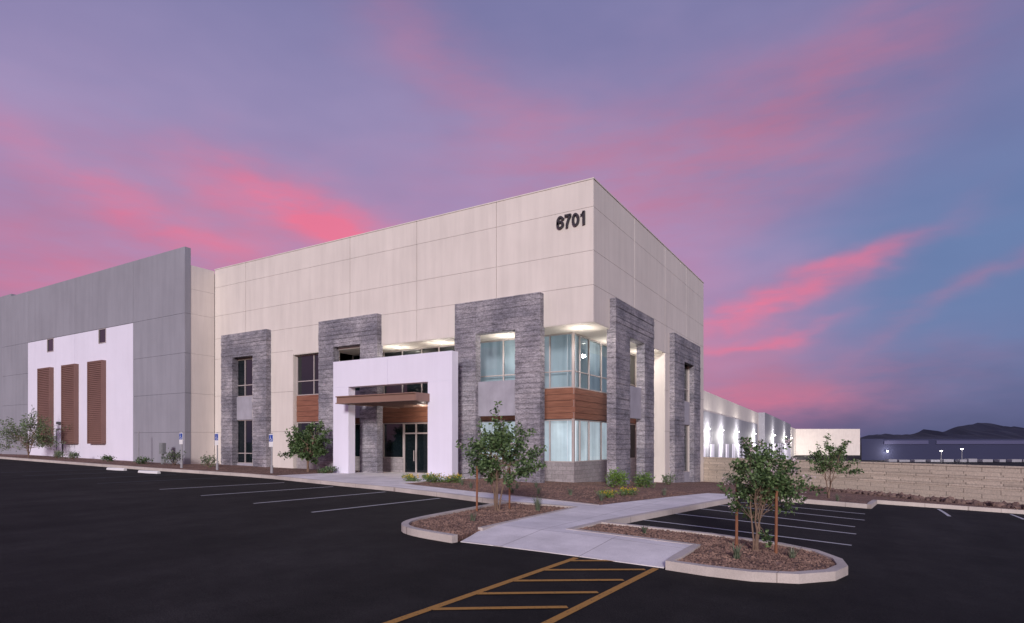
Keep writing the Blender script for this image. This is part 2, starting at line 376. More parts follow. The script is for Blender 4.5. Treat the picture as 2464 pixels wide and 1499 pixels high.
stone_frame('stone_portal_rear',R0,11.5,17.8,13.7,16.1,8.5,7.0,-2.6,B,None,.3,-.02)
mb=MB()
mb.box(-13.93,-12.82,-1.9,-1.42,-.5,4.8);mb.box(-7.62,-6.2,-1.9,-1.42,-.8,4.8)
mb.box(-13.93,-10.17,-1.9,-1.42,4.8,6.17);mb.box(-10.15,-6.2,-1.9,-1.42,4.8,6.17)
mb.obj('white_entry_portal',M['white'],B,.01)
mb=MB()
cz0,cz1=3.86,4.24
mb.box(-12.6,-7.5,-2.9,-2.84,cz0,cz1);mb.box(-12.6,-12.54,-2.84,1.74,cz0,cz1);mb.box(-7.56,-7.5,-2.84,1.74,cz0,cz1)
mb.box(-12.6,-7.5,-2.98,-2.9,cz1-.05,cz1);mb.box(-12.6,-7.5,-2.98,-2.9,cz0,cz0+.05)
for i in range(11):
    y=-2.5+i*.4;mb.box(-12.54,-7.56,y,y+.06,cz0+.02,cz0+.24)
for x in (-11.3,-10.05,-8.8): mb.box(x,x+.08,-2.84,1.74,cz0+.24,cz1-.04)
mb.box(-12.54,-7.56,-2.84,1.74,cz1-.04,cz1-.02)
mb.obj('steel_canopy',M['bronze'],B,.005)
def lamp_point(name,loc,w,r=.08,col=(1,.93,.85),parent=None,spot=None):
    ld=bpy.data.lights.new(name,'SPOT' if spot else 'POINT');ld.energy=w;ld.color=col;ld.shadow_soft_size=r
    if spot: ld.spot_size=math.radians(spot);ld.spot_blend=.6
    o=bpy.data.objects.new(name,ld);o.location=loc;link(o,parent);return o
me=bpy.data.meshes.new('dl');bm=bmesh.new()
for i,(x,y) in enumerate([(-1.0,.95),(-5.0,.95),(-9.0,.95),(-12.0,.95),(-.95,5.0),(-.95,9.2)]):
    bm.faces.new([bm.verts.new((x+.11*math.cos(-6.283*k/14),y+.11*math.sin(-6.283*k/14),7.163)) for k in range(14)])
    lamp_point('downlight_%d'%i,(x,y,6.5),62,.1,(1,.93,.86),B)
bm.to_mesh(me);bm.free();me.materials.append(M['lamp']);link(bpy.data.objects.new('downlight_lenses',me),B)
lamp_point('canopy_light',(-10,.6,3.6),80,.1,(1,.91,.82),B)
# address numbers 6701
def stroke(mb,pts,w,closed=False,y0=-.13,y1=-.03):
    P=[Vector(p) for p in pts];n=len(P);Ls=[];Rs=[]
    for i in range(n):
        a=P[(i-1)%n] if closed or i>0 else P[0];b=P[(i+1)%n] if closed or i<n-1 else P[-1]
        d=(b-a).normalized();nn=Vector((-d.y,d.x))
        ww=w*(1-.22*abs(d.x))/2
        Ls.append(P[i]+nn*ww);Rs.append(P[i]-nn*ww)
    k=len(mb.v)
    for i in range(n):
        for q,y in ((Ls[i],y0),(Rs[i],y0),(Rs[i],y1),(Ls[i],y1)):mb.v.append((q.x,y,q.y))
    m=n if closed else n-1
    for i in range(m):
        a=k+4*i;b=k+4*((i+1)%n)
        for t in range(4):mb.f.append((a+t,a+(t+1)%4,b+(t+1)%4,b+t));mb.m.append(0)
    if not closed:
        mb.f.append((k,k+1,k+2,k+3));mb.m.append(0);a=k+4*(n-1);mb.f.append((a+3,a+2,a+1,a));mb.m.append(0)
def ell(cx,cz,rx,rz,a0,a1,n=18): return [(cx+rx*math.cos(math.radians(a0+(a1-a0)*i/n)),cz+rz*math.sin(math.radians(a0+(a1-a0)*i/n))) for i in range(n+1)]
mb=MB();w=.098;zb=11.47
X=-1.74;cxx=X+.18
stroke(mb,ell(cxx,zb+.185,.128,.138,0,360)[:-1],w,True)
stroke(mb,ell(cxx+.012,zb+.30,.142,.225,22,180,16)+[(cxx-.13,zb+.18)],w)
X+=.38;stroke(mb,[(X+.02,zb+.535),(X+.33,zb+.535)],w*1.15);stroke(mb,[(X+.30,zb+.52),(X+.2,zb+.34),(X+.135,zb+.15),(X+.12,zb)],w)
X+=.37;stroke(mb,ell(X+.18,zb+.28,.125,.242,0,360,26)[:-1],w,True)
X+=.37;stroke(mb,[(X+.20,zb),(X+.20,zb+.58)],w*1.1);stroke(mb,[(X+.05,zb+.43),(X+.13,zb+.44),(X+.19,zb+.54)],w*.85)
mb.obj('address_numbers_6701',M['dark'],B)
# ------------------------------------------------------------------ gray wing
W_=empty('gray_warehouse_wing')
FG=Fac('F',-2.05)
mb=MB()
gx=[-54.4,-49.35,-41.4,-33.2,-27.1]
for i in range(4):
    a,b_=gx[i]+.013,gx[i+1]-(.013 if i<3 else 0)
    zs=[-1,2.6,5.1,7.65,10.18,14.4] if i in(0,3) else [10.18,14.4]
    for j in range(len(zs)-1): FG.box(mb,a,b_,-.4,0,zs[j]+.006,zs[j+1]-.006)
mb.obj('gray_wall_panels',M['gray'],W_,.006)
mb=MB();mb.box(-54.3,-27.15,-1.99,-1.7,-1,14.3);mb.obj('joint_backing',M['gray_joint'],W_)
mb=MB()
for a,b_ in ((-49.33,-45.9),(-44.8,-41.42),(-41.39,-37.85),(-36.8,-33.22)): FG.box(mb,a,b_,-.05,.004,-1,10.15)
for a,b_ in ((-45.9,-44.8),(-37.85,-36.8)): FG.box(mb,a,b_,-.05,.004,-1,9.1)
mb.obj('white_wall_panels',M['white'],W_)
glazing('high_window',FG,-45.9,-44.8,9.1,10.15,[],[],'glass',W_);glazing('high_window_b',FG,-37.85,-36.8,9.1,10.15,[],[],'glass',W_)
mb=MB()
for a in (-46.9,-42.9,-38.9):
    a1=a+2.1;z0,z1=1.85,7.84
    FG.box(mb,a,a+.08,0,.3,z0,z1);FG.box(mb,a1-.08,a1,0,.3,z0,z1);FG.box(mb,a+.08,a1-.08,0,.298,z1-.08,z1-.002);FG.box(mb,a+.08,a1-.08,0,.298,z0,z0+.08)
    FG.box(mb,a+.08,a1-.08,0,.2,z0+.08,z1-.08)
    z=z0+.1
    while z<z1-.15: FG.box(mb,a+.08,a1-.08,.19,.27,z,z+.07);z+=.14
mb.obj('metal_louver_panels',M['louver'],W_,.004)
mb=MB();FG.box(mb,-44.22,-43.33,.0,.05,.75,2.95);mb.obj('service_door',M['white'],W_,.01)
mb=MB();FG.box(mb,-44.3,-44.22,.0,.07,.75,3.02);FG.box(mb,-43.33,-43.25,0,.07,.75,3.02);FG.box(mb,-44.22,-43.33,0,.068,2.95,3.02);FG.box(mb,-43.95,-43.6,0,.2,3.35,3.55);mb.obj('door_frame_and_light',M['gray_joint'],W_)
mb=MB();
for z0,z1 in ((-1,2.6),(2.6,5.1),(5.1,7.65),(7.65,10.2),(10.2,11.8),(11.8,13.32)):
    mb.box(-54,-27.12,-1.65,-.02,z0+.005,z1-.005)
mb.box(-80,-27.3,0.0,20,-1,13.2)
mb.obj('wing_body',M['beige'],W_)
mb=MB();mb.box(-85,-55.5,-1.0,6,-1,15.2);mb.box(-54.9,-52,-.5,6,13,15.0);mb.obj('far_wing_wall',M['gray'],W_)
# ------------------------------------------------------------------ ground sheet
def axis(a,b,step,far):
    v=[];x=a
    while x<=b+1e-6: v.append(x);x+=step
    e=step;lo=a
    while lo>-far: e*=1.5;lo-=e;v.insert(0,lo)
    e=step;hi=b
    while hi<far: e*=1.5;hi+=e;v.append(hi)
    return v
xs=axis(-60,30,.75,5000);ys=axis(-30,30,.75,5000)
vv=[(x,y,G(x,y)) for y in ys for x in xs];nx=len(xs)
ff=[(j*nx+i,j*nx+i+1,(j+1)*nx+i+1,(j+1)*nx+i) for j in range(len(ys)-1) for i in range(nx-1)]
me=bpy.data.meshes.new('ground');me.from_pydata(vv,[],ff);me.materials.append(M['asphalt'])
for p in me.polygons:p.use_smooth=True
link(bpy.data.objects.new('asphalt_parking_lot_ground',me))
def drape(name,poly,off,mat,low=-.12,maxe=.7,parent=None):
    offf=off if callable(off) else (lambda x,y:off)
    bm=bmesh.new();vs=[bm.verts.new((x,y,0)) for x,y in poly]
    f=bm.faces.new(vs)
    bm.normal_update()
    if f.normal.z<0: f.normal_flip()
    bmesh.ops.triangulate(bm,faces=bm.faces[:])
    for _ in range(7):
        es=[e for e in bm.edges if e.calc_length()>maxe]
        if not es: break
        bmesh.ops.subdivide_edges(bm,edges=es,cuts=1)
        bmesh.ops.triangulate(bm,faces=bm.faces[:])
    for v in bm.verts: v.co.z=G(v.co.x,v.co.y)+offf(v.co.x,v.co.y)
    if low is not None:
        be=[e for e in bm.edges if e.is_boundary]
        r=bmesh.ops.extrude_edge_only(bm,edges=be)
        for v in r['geom']:
            if isinstance(v,bmesh.types.BMVert): v.co.z=G(v.co.x,v.co.y)+low
    me=bpy.data.meshes.new(name);bm.to_mesh(me);bm.free();me.materials.append(mat)
    o=bpy.data.objects.new(name,me);link(o,parent);return o
def resample(pts,step=.4,closed=False):
    out=[];P=list(pts)+([pts[0]] if closed else [])
    for a,b in zip(P[:-1],P[1:]):
        L=math.dist(a,b);n=max(1,int(L/step))
        for i in range(n): out.append((a[0]+(b[0]-a[0])*i/n,a[1]+(b[1]-a[1])*i/n))
    out.append(P[-1]);return out
def smooth(P,it=2,closed=False):
    for _ in range(it):
        Q=[]
        m=len(P)
        for i in range(m if closed else m-1):
            a=P[i];b=P[(i+1)%m]
            Q+= [(a[0]*.75+b[0]*.25,a[1]*.75+b[1]*.25),(a[0]*.25+b[0]*.75,a[1]*.25+b[1]*.75)]
        if not closed: Q=[P[0]]+Q+[P[-1]]
        P=Q
    return P
def ribbon(name,pts,w,off,mat,low=-.1,flat=False,closed=False,parent=None,mb=None):
    P=resample(pts,.4,closed);own=mb is None;mb=mb or MB()
    offf=off if callable(off) else (lambda x,y:off)
    L=[];R=[]
    for i,p in enumerate(P):
        a=P[max(i-1,0)];b=P[min(i+1,len(P)-1)]
        if closed and i in(0,len(P)-1): a=P[-2];b=P[1]
        d=Vector((b[0]-a[0],b[1]-a[1]));d.normalize();n=Vector((-d.y,d.x))*w/2
        L.append((p[0]+n.x,p[1]+n.y));R.append((p[0]-n.x,p[1]-n.y))
    T=lambda q:(q[0],q[1],G(*q)+offf(*q));Bt=lambda q:(q[0],q[1],G(*q)+low)
    for i in range(len(P)-1):
        mb.quad(T(L[i]),T(R[i]),T(R[i+1]),T(L[i+1]))
        if not flat:
            mb.quad(T(L[i+1]),Bt(L[i+1]),Bt(L[i]),T(L[i]));mb.quad(T(R[i]),Bt(R[i]),Bt(R[i+1]),T(R[i+1]))
    if not flat:
        mb.quad(T(L[0]),Bt(L[0]),Bt(R[0]),T(R[0]));mb.quad(T(L[-1]),T(R[-1]),Bt(R[-1]),Bt(L[-1]))
    if own:return mb.obj(name,mat,parent)
ramp_off=lambda x,y:.012+.128*max(0,min(1,(y+14.45)/1.5)) if y<-12.9 else .14
walk=[(-13.8,-5.6),(-8.6,-6.4),(-5.3,-6.8),(-2.2,-7.5),(0.8,-8.45),(3.2,-8.7),(3.2,-13.7),(3.4,-14.6),(7.4,-14.4),(7.5,-12.55),(4.75,-12.5),(4.9,-11.05),(6.2,-2.7),(5.95,-.8),(5.1,-1.1),(3.55,-7.85),(-6.4,-5.2),(-6.4,1.9),(-13.8,1.9)]
drape('concrete_sidewalk',walk,ramp_off,M['walk'])
drape('front_planting_bed',[(-6.4,-5.2),(3.5,-7.85),(5.05,-1.15),(6.0,-.5),(10.3,-.3),(10.5,3.4),(15.3,5.0),(22,1.0),(25,3.5),(0,21),(-6.4,21)],.11,M['mulch'],maxe=.9)
drape('planting_bed',[(-60,-5.1),(-24,-5.9),(-16,-5.5),(-13.8,-5.6),(-13.8,2),(-60,2)],.11,M['mulch'],maxe=1.2)
c1s=smooth([(1.02,-11.8),(1.12,-13.3),(1.5,-14.15),(2.2,-14.55),(3.35,-14.72)],2)
isl1=[(.9,-8.55),(3.2,-8.75),(3.2,-13.7),(3.35,-14.66),(2.2,-14.5),(1.5,-14.05),(1.15,-13.3),(1.04,-11.8)]
drape('planting_island',isl1,.10,M['mulch'])
isl2=[(4.9,-11.1),(7.4,-11.05),(8.8,-11.25),(9.45,-11.6),(9.85,-12.2),(9.95,-12.8),(9.8,-13.4),(9.35,-14.0),(8.75,-14.32),(8.1,-14.42),(7.5,-14.42),(7.5,-12.6),(4.8,-12.55)]
drape('planting_island',isl2,.11,M['mulch'])
ribbon('concrete_curb',[(-60,-5.15),(-24,-5.95),(-16,-5.6),(-13.8,-5.7),(-8.6,-6.5),(-5.3,-6.9),(-2.2,-7.6),(0.75,-8.5),(.86,-8.7)]+c1s,.16,.15,M['curb'])
ribbon('concrete_curb',[(.95,-8.62),(3.2,-8.72),(3.2,-13.6)],.12,.148,M['curb'])
ribbon('concrete_curb',[(-1.5,-6.55),(3.5,-7.88)],.13,.152,M['curb'])
ribbon('concrete_curb',[(4.9,-11.05),(6.2,-2.7),(6.02,-.45),(10.3,-.3),(10.5,3.4),(15.3,5.0),(22,1.0)],.16,.15,M['curb'])
ribbon('concrete_curb',isl2,.16,.15,M['curb'],closed=True)
for a,b_ in [((-12.1,-11.9),(-11.5,-6.9)),((-8.9,-12.3),(-8.4,-7.0)),((-5.6,-12.7),(-5.2,-7.4)),((-2.6,-13.1),(-2.2,-8.0)),
    ((5.2,-9.1),(10.0,-9.5)),((5.35,-7.2),(10.05,-7.6)),((5.6,-5.4),(10.0,-6.2)),((5.85,-3.9),(10.2,-4.4)),((6.1,-2.3),(10.2,-2.6)),((12.5,3.0),(12.5,-.7)),((14.7,3.7),(14.6,.8))]:
    ribbon('parking_stall_line',[a,b_],.10,.006,M['pwhite'],flat=True)
mb=MB()
ribbon('',[(5.90,-14.6),(5.45,-26)],.11,.006,None,flat=True,mb=mb)
ribbon('',[(7.30,-14.5),(6.85,-26)],.11,.006,None,flat=True,mb=mb)
y=-14.9
k=0
while y>-25:
    ribbon('',[(5.93-.036*k,y),(7.22-.036*k,y+1.08)],.10,.010,None,flat=True,mb=mb);y-=.9;k+=1
mb.obj('crosswalk_marking',M['pyellow'])
mb=MB()
for x in (-26.5,-23.2,-19.8,-16.4):ribbon('',[(x,-12),(x+.3,-7)],.09,.006,None,flat=True,mb=mb)
mb.obj('accessible_stall_marking',paint('faded_blue_paint',(.06,.08,.12),.5))
for x,y in ((-25.0,-7.1),(-21.4,-7.3)):
    mb=MB();z=G(x,y);n=len(mb.v)
    pr=[(-.09,0),(-.07,.10),(-.04,.13),(.04,.13),(.07,.10),(.09,0)]
    mb.v+=[(x-.9,y+p,z+q) for p,q in pr]+[(x+.9,y+p,z+q) for p,q in pr]
    for i in range(6):mb.f.append((n+i,n+(i+1)%6,n+6+(i+1)%6,n+6+i));mb.m.append(0)
    mb.f.append(tuple(range(n,n+6)));mb.m.append(0);mb.f.append(tuple(range(n+11,n+5,-1)));mb.m.append(0)
    mb.obj('wheel_stop',M['signwhite'])
def psign(x,y,plate=True):
    e=empty('accessible_parking_sign' if plate else 'steel_post',(0,0,0));z=G(x,y)
    mb=MB();mb.tube([(x,y,z),(x,y,z+2.15)],[.035,.035],8);mb.tube([(x,y,z),(x,y,z+.5)],[.07,.07],8);mb.obj('post',M['post'],e)
    if not plate:return
    mb=MB();mb.box(x-.16,x+.16,y-.05,y-.04,z+1.45,z+2.1);mb.obj('plate',M['signwhite'],e,.003)
    mb=MB();mb.box(x-.14,x+.14,y-.057,y-.051,z+1.72,z+2.06);mb.obj('blue_field',M['signblue'],e)
    mb=MB();yy=y-.062
    cx_,cz_=x+.0,z+1.83
    pts=[(cx_+.07*math.cos(t),yy,cz_+.07*math.sin(t)) for t in [math.radians(100+i*25) for i in range(11)]]
    mb.tube(pts,[.01]*len(pts),4)
    mb.tube([(cx_-.02,yy,cz_+.13),(cx_-.01,yy,cz_+.03),(cx_+.06,yy,cz_+.02),(cx_+.09,yy,cz_-.07)],[.012]*4,4)
    mb.tube([(cx_-.035,yy,cz_+.17),(cx_-.01,yy,cz_+.17)],[.02,.02],6)
    mb.obj('wheelchair_symbol',M['signwhite'],e)
for x,y in ((-23.1,-4.6),(-20.1,-4.4),(-15.85,-4.2)):psign(x,y)
psign(-30.3,-3.2,False)
e=empty('utility_pedestal');x,y=-27.9,-3.0;z=G(x,y)
mb=MB();mb.box(x-.18,x+.18,y-.12,y+.12,z+.75,z+1.45);mb.box(x-.06,x+.06,y-.06,y+.06,z,z+.75);mb.box(x-.12,x+.12,y-.15,y-.12,z+.85,z+1.3);mb.box(x-.1,x+.3,y-.05,y+.05,z+.2,z+.45);mb.obj('cabinet',M['boxgray'],e,.01)
# ------------------------------------------------------------------ perimeter wall
def wall_pt(t): return (0.2+t*15.8,20.05-t*10.7)
mb=MB()
def wseg(t0,t1,zl0,zl1,th,mi):
    a=wall_pt(t0);b=wall_pt(t1);d=Vector((b[0]-a[0],b[1]-a[1])).normalized();n=Vector((-d.y,d.x))*th/2
    def q(p,s,zz):return (p[0]+n.x*s,p[1]+n.y*s,-1.02+zz)
    k=len(mb.v)
    mb.v+=[q(a,-1,zl0),q(b,-1,zl0),q(b,1,zl0),q(a,1,zl0),q(a,-1,zl1),q(b,-1,zl1),q(b,1,zl1),q(a,1,zl1)]
    for f in ((0,3,2,1),(4,5,6,7),(0,1,5,4),(1,2,6,5),(2,3,7,6),(3,0,4,7)):mb.f.append(tuple(k+i for i in f));mb.m.append(mi)
for z0,z1,th,mi in ((-1.5,.92,.2,0),(.92,1.12,.24,1),(1.12,1.3,.2,0),(1.3,1.5,.24,1),(1.5,1.84,.2,0),(1.84,1.92,.26,0)):
    wseg(-.01,1.7,z0,z1,th,mi)
mb.obj('block_perimeter_wall',[M['wallcmu'],M['wallsplit']])
def rockmesh(name,pts,mat,smin,smax,seed=1,squash=.7,lift=.1):
    rnd=random.Random(seed);bm=bmesh.new()
    for x,y in pts:
        s=rnd.uniform(smin,smax)
        r=bmesh.ops.create_icosphere(bm,subdivisions=1,radius=s)
        R=Matrix.Rotation(rnd.random()*6,3,Vector((rnd.random()-.5,rnd.random()-.5,rnd.random())).normalized())
        sc=Vector((rnd.uniform(.8,1.4),rnd.uniform(.7,1.1),rnd.uniform(.5,.9)))
        for v in r['verts']:
            co=v.co*rnd.uniform(.78,1.15);co=Vector((co.x*sc.x,co.y*sc.y,co.z*sc.z*squash/.7));co=R@co
            v.co=co+Vector((x,y,G(x,y)+lift+s*.25))
    me=bpy.data.meshes.new(name);bm.to_mesh(me);bm.free();me.materials.append(mat);link(bpy.data.objects.new(name,me))
rnd=random.Random(3);pts=[]
for i in range(1000):
    t=rnd.uniform(.4,1.5);p=wall_pt(t);o=rnd.uniform(.2,1.9)*(.7+.3*math.sin(t*9))
    pts.append((p[0]-.56*o-.1,p[1]-.83*o))
rockmesh('riprap_rocks',pts,M['rock'],.08,.2,5)
def inpoly(x,y,P):
    c_=False;j=len(P)-1
    for i in range(len(P)):
        if (P[i][1]>y)!=(P[j][1]>y) and x<(P[j][0]-P[i][0])*(y-P[i][1])/(P[j][1]-P[i][1])+P[i][0]:c_=not c_
        j=i
    return c_
def pebbles(name,P,n,seed,off=.115):
    rnd=random.Random(seed);mb=MB();x0=min(p[0] for p in P);x1=max(p[0] for p in P);y0=min(p[1] for p in P);y1=max(p[1] for p in P)
    k=0
    while k<n:
        x=rnd.uniform(x0,x1);y=rnd.uniform(y0,y1)
        if not inpoly(x,y,P):continue
        k+=1;s=rnd.uniform(.012,.035);z=G(x,y)+off;a=rnd.random()*6.28
        b=len(mb.v)
        mb.v+=[(x+s*math.cos(a+i*1.57)*rnd.uniform(.7,1.3),y+s*math.sin(a+i*1.57)*rnd.uniform(.7,1.3),z) for i in range(4)]+[(x,y,z+s*rnd.uniform(.5,1.0))]
        for i in range(4):mb.f.append((b+i,b+(i+1)%4,b+4));mb.m.append(0)
    mb.obj(name,M['pebble'])
pebbles('gravel',isl1,3500,1,.105);pebbles('gravel',isl2,4500,2);pebbles('gravel',[(-6.3,-5.0),(3.4,-7.7),(4.9,-1.3),(-1,-.4),(-6.3,-.4)],4500,3)
# ------------------------------------------------------------------ vegetation
def leaves(mb,rnd,c,rad,n,ls,mats,asp=.3,up=0):
    for i in range(n):
        p=Vector((rnd.gauss(0,.5),rnd.gauss(0,.5),rnd.gauss(0,.5)))
        q=Vector(c)+Vector((p.x*rad[0],p.y*rad[1],p.z*rad[2]))
        d=(Vector((rnd.gauss(0,1),rnd.gauss(0,1),rnd.gauss(0,.7)+up))+p*.7).normalized()
        w=d.cross(Vector((rnd.gauss(0,1),rnd.gauss(0,1),rnd.gauss(0,1)))).normalized()
        s=ls*rnd.uniform(.6,1.3);w=w*s*asp
        mi=rnd.choice(mats);k=len(mb.v);nn=d.cross(w).normalized()*s*.08
        mb.v+=[tuple(q),tuple(q+d*s*.5+w+nn),tuple(q+d*s),tuple(q+d*s*.5-w+nn)]
        mb.f.append((k,k+1,k+2,k+3));mb.m.append(mi)
def tree(name,x,y,stems,clumps,nleaf,ls,leafmats,seed,z0off=.1,tr=.03,stakes=(),flowers=None,twigs=9,spread=.6):
    rnd=random.Random(seed);e=empty(name);z=G(x,y)+z0off
    mb=MB();tops=[];lb=MB()
    for (sx,sy,h) in stems:
        pts=[];n=7;bx,by=rnd.gauss(0,.025),rnd.gauss(0,.025)
        for i in range(n+1):
            t=i/n;pts.append((x+bx+sx*t**1.5+rnd.gauss(0,.012),y+by+sy*t**1.5+rnd.gauss(0,.012),z+h*t-.03))
        mb.tube(pts,[tr*(1-.65*i/n) for i in range(n+1)],7);tops.append(pts)
    tot=sum(k for _,_,k in clumps)
    for c,r,k in clumps:
        C=Vector((x+c[0],y+c[1],z+c[2]));nl=int(nleaf*k/tot);nt_=max(4,int(twigs*k))
        for _ in range(nt_):
            P=rnd.choice(tops)
            cand=[q for q in P[3:] if q[2]<C.z+.1] or [P[3]]
            a=Vector(rnd.choice(cand))
            p=Vector((rnd.gauss(0,spread),rnd.gauss(0,spread),rnd.gauss(.15,spread*1.15)))
            b=C+Vector((p.x*r[0],p.y*r[1],p.z*r[2]))
            m=a.lerp(b,.5)+Vector((rnd.gauss(0,.03),rnd.gauss(0,.03),.05))
            mb.tube([tuple(a),tuple(m),tuple(b)],[tr*.3,tr*.18,tr*.05],5)
            top=p.z>rnd.uniform(-.6,.6)
            for j in range(5):
                cc=m.lerp(b,.35+.17*j);rr=r[0]*.21*(1.15-.13*j)+.02
                leaves(lb,rnd,tuple(cc),(rr,rr,rr),max(1,int(nl/nt_/5*(1.3-.15*j))),ls,[1,1,0] if top else [0,0,1],.3)
            if flowers and rnd.random()<flowers: leaves(lb,rnd,tuple(b),(.06,.06,.07),28,.028,[2],.7)
    mb.obj('trunk_and_limbs',M['bark'],e)
    lb.obj('foliage',leafmats,e)
    if stakes:
        sb=MB()
        for (px,py,h) in stakes: sb.tube([(px,py,G(px,py)),(px+.01,py,G(px,py)+z0off+h)],[.028,.026],8)
        sb.obj('stakes',M['stake'],e)
    return e
LM=[M['leafA'],M['leafB'],M['pflower']]
rx,ry=.859,.512
def cl(dr,dz,r,k,dd=0): return ((dr*rx-dd*.512,dr*ry+dd*.859,dz),(r,r,r*.95),k)
tree('crape_myrtle_tree',1.65,-10.5,[(-.3,-.1,1.7),(.05,.1,1.9),(.35,.25,1.7),(.1,-.2,1.5)],
  [cl(-.55,1.75,.42,1.2),cl(.0,2.0,.42,1.3),cl(.6,1.85,.45,1.2),cl(-.05,1.35,.48,1.1),cl(.8,1.3,.45,1.1),cl(-.7,1.25,.4,.9),cl(.3,1.6,.55,1.2,.3),cl(-.25,.95,.35,.7),cl(1.15,1.15,.32,.6)],
  6600,.09,LM,11,.1,.026,[(1.35,-11.0,1.2),(1.7,-9.9,1.15)],.14,8,.72)
tree('crape_myrtle_tree',8.5,-12.3,[(-.08,0,1.5),(.06,.1,1.6),(.3,.1,1.5),(.0,-.12,1.4)],
  [cl(-.28,1.55,.30,1.1),cl(.0,1.82,.32,1.2),cl(.25,1.6,.28,1.0),cl(-.38,1.2,.25,.9),cl(.05,1.25,.34,1.3),cl(.62,1.45,.26,1.0),cl(.72,1.05,.27,1.0),cl(.4,.95,.26,.9),cl(.0,.85,.25,.6),cl(-.1,1.5,.35,1.0,.25),cl(.95,1.3,.2,.5)],
  6200,.072,LM,12,.1,.020,[(8.12,-12.05,1.35),(8.85,-12.25,1.2)],.28,8,.72)
tree('crape_myrtle_tree',8.9,2.4,[(-.2,0,1.6),(.15,.1,1.8),(.35,.1,1.5)],
  [cl(-.4,1.6,.36,1),cl(.15,2.0,.38,1.2),cl(.6,1.6,.36,1),cl(0,1.2,.4,.9),cl(.65,1.1,.3,.6),cl(-.6,1.15,.3,.5)],2400,.095,LM,13,.1,.024,[],.06,8)
tree('olive_tree',-15.75,-2.0,[(-.5,0,1.8),(.0,.1,2.2),(.5,0,1.8),(.2,-.2,1.5)],
  [cl(-.6,1.9,.45,1),cl(.05,2.3,.45,1.2),cl(.65,1.75,.45,1),cl(-.85,1.2,.45,1),cl(.95,1.25,.45,1),cl(0,1.5,.55,1.2),cl(.3,.9,.5,.8)],6000,.13,[M['leafA'],M['leafB'],M['leafG']],14,.1,.045)
tree('desert_tree',-43.2,-4.3,[(-.8,0,1.6),(.1,.1,2.3),(1.1,0,1.6),(.4,-.2,1.2)],
  [cl(-1.0,2.0,.8,1),cl(.2,2.6,.75,1),cl(1.2,1.9,.8,1),cl(-1.7,1.1,.7,.7),cl(1.8,1.1,.7,.7),cl(0,1.4,.8,.8)],5200,.11,[M['leafG'],M['leafB'],M['leafG']],15,.1,.035,twigs=22)
def shrub(name,x,y,r,h,mats,n,ls,seed,fl=None):
    rnd=random.Random(seed);mb=MB();z=G(x,y)+.1
    for _ in range(9):
        a=rnd.random()*6.28;t=rnd.uniform(.3,.9)
        mb.tube([(x,y,z-.02),(x+math.cos(a)*r*t,y+math.sin(a)*r*t,z+h*rnd.uniform(.5,.95))],[.012,.004],4,0)
    for _ in range(max(4,n//50)):
        a=rnd.random()*6.28;t=rnd.random()**.5*.75
        leaves(mb,rnd,(x+math.cos(a)*r*t,y+math.sin(a)*r*t,z+h*rnd.uniform(.25,.8)),(r*.45,r*.45,h*.35),45,ls,[1,1,2],.4,.4)
        if fl: leaves(mb,rnd,(x+math.cos(a)*r*t,y+math.sin(a)*r*t,z+h*rnd.uniform(.7,1.05)),(r*.4,r*.4,.05),10,ls*.6,[3],.8,.4)
    mb.obj(name,[M['bark'],M[mats[0]],M[mats[1]],M[fl or 'yflower']])
def tuft(x,y,h,seed):
    rnd=random.Random(seed);mb=MB();z=G(x,y)+.1
    for _ in range(46):
        a=rnd.random()*6.28;l=h*rnd.uniform(.5,1.1);sp_=rnd.uniform(.1,.8)*l;w=.006
        p0=Vector((x+rnd.gauss(0,.02),y+rnd.gauss(0,.02),z));p1=p0+Vector((math.cos(a)*sp_*.5,math.sin(a)*sp_*.5,l*.65));p2=p0+Vector((math.cos(a)*sp_,math.sin(a)*sp_,l*.95))
        n=Vector((-math.sin(a),math.cos(a),0))*w
        mb.quad(tuple(p0-n),tuple(p0+n),tuple(p1+n),tuple(p1-n),0);mb.quad(tuple(p1-n),tuple(p1+n),tuple(p2+n*.3),tuple(p2-n*.3),0)
    mb.obj('desert_grass_tuft',[M['leafG']])
sd=30
for x,y,r,h,m,n,ls,fl in [(-6.9,-3.9,.4,.3,('leafB','bright'),500,.07,'yflower'),(-5.9,-3.6,.5,.36,('leafB','bright'),700,.07,'yflower'),(-5.2,-3.3,.45,.34,('leafB','bright'),600,.07,'yflower'),
    (1.45,-1.0,.45,.66,('bright','leafB'),1000,.08,None),(2.0,.6,.48,.6,('leafB','bright'),1000,.08,None),(2.75,-5.3,.35,.24,('leafB','bright'),400,.06,'yflower'),(3.1,-4.2,.35,.25,('leafB','bright'),400,.06,'yflower'),
    (-26.3,-3.2,.6,.8,('leafG','leafA'),600,.09,None),(-29.0,-3.6,.5,.4,('leafA','leafB'),400,.09,None),(-33.5,-3.4,.5,.4,('leafA','leafB'),400,.09,None),(-38,-3.6,.5,.5,('leafG','leafB'),400,.09,None),(-40.5,-3.6,.45,.5,('leafG','leafB'),400,.09,None),(-22.8,-3.2,.5,.7,('leafG','leafB'),400,.09,None),
    (1.7,5.4,.35,.5,('leafG','leafB'),400,.07,None),(3.3,12.6,.7,.6,('leafG','pflower'),500,.1,None),(4.6,12.0,.6,.5,('leafG','pflower'),400,.1,None),(-13.6,-2.6,.55,.35,('leafA','leafB'),500,.08,None)]:
    sd+=1;shrub('shrub',x,y,r,h,m,n,ls,sd,fl)
